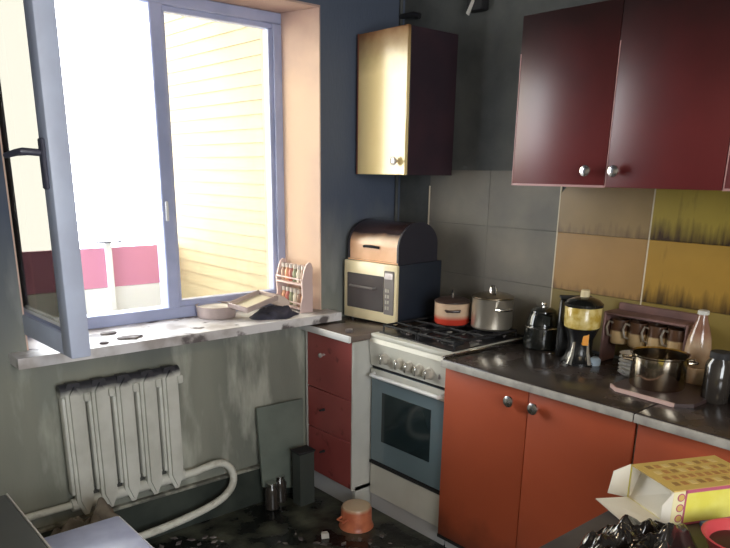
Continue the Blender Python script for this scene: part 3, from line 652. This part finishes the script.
fl = [(130, 338, .05, .03, 'burnt paper flake on the sill beside the open sash'), (108, 334, .035, .02, 'pale ash flake on the sill between sash and mullion'), (103, 344, .02, .012, 'small dark cinder on the sill below the open casement')]
for px, py, a, b_, lb in fl:
    q = ray(px, py, 'z', SZ)
    g = MB(); n = 9
    pts = [(q.x+a*math.cos(2*PI*i/n)*random.uniform(.6, 1.1), q.y+b_*math.sin(2*PI*i/n)*random.uniform(.6, 1.1), SZ+.0008) for i in range(n)]
    g.prism(pts, (.004, 0, .006)); g.build('burnt_flake', M['ash'], label=lb, cat='debris', group='burnt flakes on the window sill')

# ================================================================== RADIATOR AND PIPE
rad = thing('radiator', (-1.46, .0, .2), label='white cast-iron radiator with sooty top under the window', cat='radiator')
pit = .0925; x0 = -1.655
for i in range(5):
    x = x0+pit*i
    s = MB()
    # front column with a ridge, pointed foot and shoulders
    hw = .031
    s.prism([(x-hw, .0, .275), (x-.008, .0, .222), (x+.008, .0, .222), (x+hw, .0, .275), (x+hw, .0, .705), (x+hw*.7, .0, .742), (x-hw*.7, .0, .742), (x-hw, .0, .705)], (0, .030, 0))
    s.prism([(x-.019, -.012, .285), (x, -.012, .234), (x+.019, -.012, .285), (x+.019, -.012, .70), (x, -.012, .732), (x-.019, -.012, .70)], (0, .014, 0))
    sec = s.build('section', M['rad'], rad, smooth=25)
    MB().box((x-.043, .012, .300), (x+.043, .052, .690), .010, 2).build('web', M['rad'], sec)
    MB().lathe([(.026, -.0462), (.026, .0462)], (x, .026, .712), 16, 'x').build('top_hub', M['rad'], sec)
    MB().lathe([(.024, -.0462), (.024, .0462)], (x, .026, .262), 16, 'x').build('bottom_hub', M['rad'], sec)
    MB().box((x+.034, .000, .665), (x+.058, .016, .700), .004).build('lug', M['rad'], sec)
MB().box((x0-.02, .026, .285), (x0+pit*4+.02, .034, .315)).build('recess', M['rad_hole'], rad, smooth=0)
pp = [(-1.245, .018, .262), (-1.19, .015, .264), (-1.12, .012, .275), (-1.07, .010, .272), (-1.035, .006, .245), (-1.022, .0, .205), (-1.030, -.004, .165), (-1.060, -.010, .135), (-1.12, -.02, .112), (-1.25, -.03, .092), (-1.46, -.04, .080), (-1.9, -.045, .072), (-2.6, -.045, .066)]
sm = []
for i in range(len(pp)-1):
    p0, p1, p2, p3 = (Vector(pp[max(0, min(len(pp)-1, i+d))]) for d in (-1, 0, 1, 2))
    for u in (0, .25, .5, .75):
        sm.append(.5*((2*p1)+(p2-p0)*u+(2*p0-5*p1+4*p2-p3)*u*u+(3*p1-p0-3*p2+p3)*u**3))
sm.append(Vector(pp[-1]))
MB().tube(sm, .0165, 12).build('heating_pipe', M['pipe'], label='white heating pipe bent back under the radiator', cat='pipe')
MB().tube([(-2.6, .03, .262), (-1.70, .03, .262)], .014, 12).build('heating_pipe', M['pipe'], label='straight white pipe running left from the radiator foot', cat='pipe')
# vertical riser in the corner and burnt fitting
gp = thing('gas_pipe', (-.028, .035, WTZ), label='sooty vertical pipe in the corner behind the microwave', cat='pipe')
MB().tube([(-.034, .057, WTZ+.001), (-.034, .057, 2.58)], .008, 12).build('riser', M['wall_right'], gp)
MB().tube([(-.034, .057, 2.16), (-.03, -.02, 2.16), (-.02, -.05, 2.15)], .012, 10).build('valve_branch', M['matte_black'], gp)
bl = thing('burnt_wall_lamp', (-.03, -.38, 2.10), label='burnt wall fitting with a dangling pale shard above the dark tiles', cat='wall lamp')
MB().box((-.05, -.345, 2.12), (-.001, -.43, 2.22), .008, 2).build('housing', M['matte_black'], bl)
MB().prism([(-.052, -.365, 2.105), (-.052, -.350, 2.115), (-.056, -.385, 2.165), (-.056, -.395, 2.155)], (.004, 0, 0)).build('shard', M['pale'], bl)

# ================================================================== FLOOR THINGS
pn = MB().prism([(-.868, .005, .100), (-.64, .005, .030), (-.622, .030, .470), (-.872, .030, .475)], (0, .012, .0)).build('leaning_panel', M['panel_grey'], label='grey-green sheet panel leaning on the wall beside the drawer unit', cat='panel')
t = thing('dustpan_bin', (-.69, -.085, 0), label='narrow dark grey bin standing before the leaning panel', cat='bin')
MB().prism([(-.735, -.04, 0), (-.655, -.04, 0), (-.655, -.10, 0), (-.735, -.10, 0)], (0, 0, .255)).build('bin_body', M['bin'], t)
MB().box((-.742, -.035, .2555), (-.650, -.106, .268), .003).build('rim', M['matte_black'], t)
for x, y, lab in ((-.845, -.030, 'dark glass jar on the floor nearer the radiator pipe'), (-.775, .010, 'dark glass jar on the floor tucked beside the leaning panel')):
    t = thing('floor_jar', (x, y, 0), label=lab, cat='jar')
    L(MB().lathe([(.028, 0), (.032, .005), (.032, .095), (.022, .112), (.021, .116)], n=24).build('jar_body', M['jar'], local=True), t)
    L(MB().lathe([(.024, .115), (.024, .130), (.02, .132), (0, .132)], n=20).build('lid', M['chrome'], local=True), t)
t = thing('upturned_pot', (-.650, -.400, 0), label='small orange enamel pot upside down on the floor before the stove', cat='pot')
L(MB().lathe([(.074, 0), (.077, .004), (.074, .010), (.068, .030), (.067, .086), (.061, .099), (.046, .103), (0, .101)], n=36).build('pot_body', M['orange_pot'], local=True), t)
L(MB().tube([(-.064, -.022, .055), (-.090, -.018, .052), (-.090, .018, .052), (-.064, .022, .055)], .005, 8).build('handle', M['orange_pot'], local=True), t)
q = ray(325, 538, 'z', 0)
MB().prism([(q.x-.018, q.y, .0006), (q.x+.012, q.y-.014, .0006), (q.x+.018, q.y+.006, .0006), (q.x-.004, q.y+.016, .0006)], (0, .003, .022)).build('plastic_scrap', M['pale'], label='small white plastic scrap on the burnt floor', cat='debris')
heap('rag_heap', M['rag'], (-1.72, -.18, 0), .19, .10, .285, 4, 'brown charred rags heaped on the floor under the radiator', 'rags', rough=.20, fr=2.6, ex=4.5, n=36, smooth=180)
# floor litter: flakes of burnt lining, too many to count
lt = MB()
for i in range(420):
    x, y = random.uniform(-1.75, -.62), random.uniform(-1.5, .02)
    if x > -.62: continue
    a = random.uniform(0, PI); s_ = random.uniform(.004, .016)
    if noise.noise(Vector((x*3, y*3, 1))) < -.05 or math.hypot(x+.65, y+.40) < .12 or (x < -1.45 and y > -.32): continue
    lt.prism([(x+s_*math.cos(a+q_)*f_, y+s_*math.sin(a+q_)*f_, .0006) for q_, f_ in ((0, 1.4), (1.7, .7), (3.1, 1.2), (4.6, .8))], (random.uniform(-.003, .003), 0, random.uniform(.001, .005)))
lt.build('floor_litter', M['ash'], smooth=0, label='scattered ash flakes over the wet black floor', cat='ash', kind='stuff')

# ================================================================== FOREGROUND LEFT
sl = thing('stool', (-1.87, -.67, 0), label='blue-white topped square stool in front of the radiator', cat='stool')
seat = MB().box((-2.03, -.82, .425), (-1.722, -.515, .45), .008, 2).build('seat', M['stool'], sl)
MB().box((-1.7225, -.815, .428), (-1.7195, -.52, .447), .001).build('edge_trim', M['white'], seat)
for x in (-2.005, -1.75):
    for y in (-.795, -.54): MB().tube([(x, y, .425), (x, y, 0)], .016, 10).build('leg', M['white'], sl)
gt = thing('dining_table', (-2.45, -1.2, 0), label='grey laminate table with pale edge at the lower left corner', cat='table')
tp = MB().box((-2.85, -1.62, .722), (-2.090, -.83, .75), .003).build('tabletop', M['grey_top'], gt)
MB().box((-2.0905, -1.62, .724), (-2.086, -.83, .7515), .001).build('edge_trim', M['pale'], tp)
for x in (-2.80, -2.14):
    for y in (-1.57, -.88): MB().box((x-.02, y-.02, 0), (x+.02, y+.02, .722), .003).build('leg', M['grey_top'], gt)

# ================================================================== FOREGROUND RIGHT
TZ = .75
dt = thing('table', (-1.05, -2.1, 0), label='dark brown table carrying the yellow carton in the lower right corner', cat='table')
MB().box((-1.42, -1.772, TZ-.028), (-.62, -2.42, TZ), .004, 2).build('tabletop', M['table_dark'], dt)
for x in (-1.36, -.68):
    for y in (-1.83, -2.36): MB().box((x-.022, y-.022, 0), (x+.022, y+.022, TZ-.028), .003).build('leg', M['table_dark'], dt)
# open carton lying on its side: local x = length (away from the mouth), y = depth, z = height
q0 = ray(669, 526, 'z', TZ+.004); q1 = ray(730, 514, 'z', TZ+.004)
ang = math.radians(-25)
ct = thing('carton', (q0.x, q0.y, TZ+.002), ang, label='open yellow biscuit carton lying with white flaps towards the stove', cat='box')
CL, CD, CH, th = .235, .150, .082, .003
for nm, a, b_, m_ in (('bottom_wall', (0, 0, 0), (CL, CD, th), 'carton_yellow'), ('front_wall', (0, 0, th), (CL, th, CH), 'carton_yellow'), ('back_wall', (0, CD-th, th), (CL, CD, CH), 'carton_yellow'), ('top_wall', (0, 0, CH), (CL, CD, CH+th), 'carton_tan'), ('end_wall', (CL-th, th, th), (CL, CD-th, CH), 'carton_yellow')):
    o = L(MB().box(a, b_).build(nm, M[m_], local=True, smooth=0), ct)
    if nm == 'front_wall':
        L(MB().box((.0, -.0006, .001), (.030, 0, CH), ).build('pale_panel', M['carton_pale'], local=True, smooth=0), o)
        L(MB().box((.030, -.0008, .001), (.035, 0, CH)).build('pink_border', M['carton_pink'], local=True, smooth=0), o)
        L(MB().box((.030, -.0008, CH-.006), (CL, 0, CH+.002)).build('pink_border', M['carton_pink'], local=True, smooth=0), o)
        L(MB().box((.030, -.0008, .0), (CL, 0, .005)).build('pink_border', M['carton_pink'], local=True, smooth=0), o)
        for z_ in (.018, .043, .068):
            L(MB().lathe([(.0095, 0), (.0095, .0012)], (.020, -.0002, z_), 18, '-y').build('emblem_ring', M['carton_pink'], local=True), o)
            L(MB().lathe([(.007, 0), (.007, .0016)], (.020, -.0002, z_), 18, '-y').build('emblem', M['carton_tan'], local=True), o)
    if nm == 'top_wall':
        for c_ in range(9):
            for r_ in range(4):
                x_ = .022+.022*c_; y_ = .022+.031*r_
                L(MB().box((x_, y_, CH+th-.0002), (x_+.014, y_+.017, CH+th+.0008)).build('printed_biscuit', M['carton_pic'][(c_*2+r_*5+c_*r_) % 3], local=True, smooth=0), o)
# flaps
L(MB().prism([(0, 0, 0), (0, 0, CH), (-.036, -.012, CH-.022), (-.036, -.012, .010)], (0, .002, 0)).build('flap', M['carton_white'], local=True, smooth=0), ct)
L(MB().prism([(0, CD, 0), (0, CD, CH+.003), (-.030, CD+.020, CH-.020), (-.036, CD+.024, .004)], (0, .002, 0)).build('flap', M['carton_white'], local=True, smooth=0), ct)
L(MB().prism([(0, .002, .0), (0, CD-.002, .0), (-.100, CD-.020, .016), (-.092, .035, .004)], (0, 0, .0025)).build('flap', M['carton_white'], local=True, smooth=0), ct)
L(MB().box((.001, .004, .0031), (.030, CD-.004, .0045)).box((.001, CD-.006, .003), (.030, CD-.0035, CH-.001)).build('liner', M['carton_white'], local=True, smooth=0), ct)
L(MB().box((-.004, .004, .003), (.10, .0062, CH-.003)).build('liner', M['carton_white'], local=True, smooth=0), ct)
L(MB().prism([(.004, .006, .004), (.004, CD-.006, .004), (.030, CD-.006, CH-.004), (.012, .006, CH-.004)], (.002, 0, 0)).build('liner', M['carton_white'], local=True, smooth=0), ct)
# crumpled film
q = ray(625, 545, 'z', TZ)
heap('plastic_bag', M['bag'], (q.x-.06, q.y-.045, TZ), .18, .105, .052, 5, 'crumpled glossy black plastic bag on the dark table', 'bag', n=56, rough=.42, fr=3.6, smooth=30, ex=4)
# red-rimmed tray at the corner
q = ray(742, 556, 'z', TZ)
rt_ = thing('red_tray', (q.x, q.y, TZ), ang, label='red-rimmed bowl with brown residue in the bottom right corner', cat='bowl')
L(MB().lathe([(.055, 0), (.060, .003), (.078, .040), (.082, .043), (.078, .044), (.072, .040), (.056, .008), (0, .006)], n=40).build('bowl_body', M['tray_red'], local=True), rt_)
L(MB().lathe([(0, .012), (.060, .012), (.066, .024), (.02, .027), (0, .026)], n=30).build('residue', M['tray_in'], local=True), rt_)
q = ray(709, 524, 'z', TZ)
t = thing('packet', (q.x, q.y-.015, TZ), ang, label='small blue and white packet at the foot of the carton', cat='packet')
L(MB().box((-.035, -.014, .0005), (.035, .014, .012), .004, 2).build('wrapper', M['packet'], local=True), t)
L(MB().box((-.005, -.0145, .003), (.032, -.010, .0125), .002).build('white_band', M['porcelain'], local=True), t)

# ================================================================== WARM FILL LAMP, added and unseen (behind the photographer)
LP = Vector((-1.75, -2.75, ZC))
cl = thing('added_fill_lamp', LP, label='unseen round fill lamp added behind the photographer', cat='lamp')
L(MB().lathe([(.14, -.03), (.15, -.02), (.15, 0)], n=32).build('base', M['white'], local=True), cl)
sm_ = bpy.data.materials.new('fill_lamp_glow'); sm_.use_nodes = True
pb = sm_.node_tree.nodes['Principled BSDF']; pb.inputs['Emission Color'].default_value = (1, .78, .50, 1); pb.inputs['Emission Strength'].default_value = FILL_LAMP_POWER; pb.inputs['Base Color'].default_value = (.9, .85, .75, 1)
L(MB().lathe([(0, -.11), (.07, -.10), (.12, -.07), (.14, -.031)], n=32).build('shade', sm_, local=True), cl)
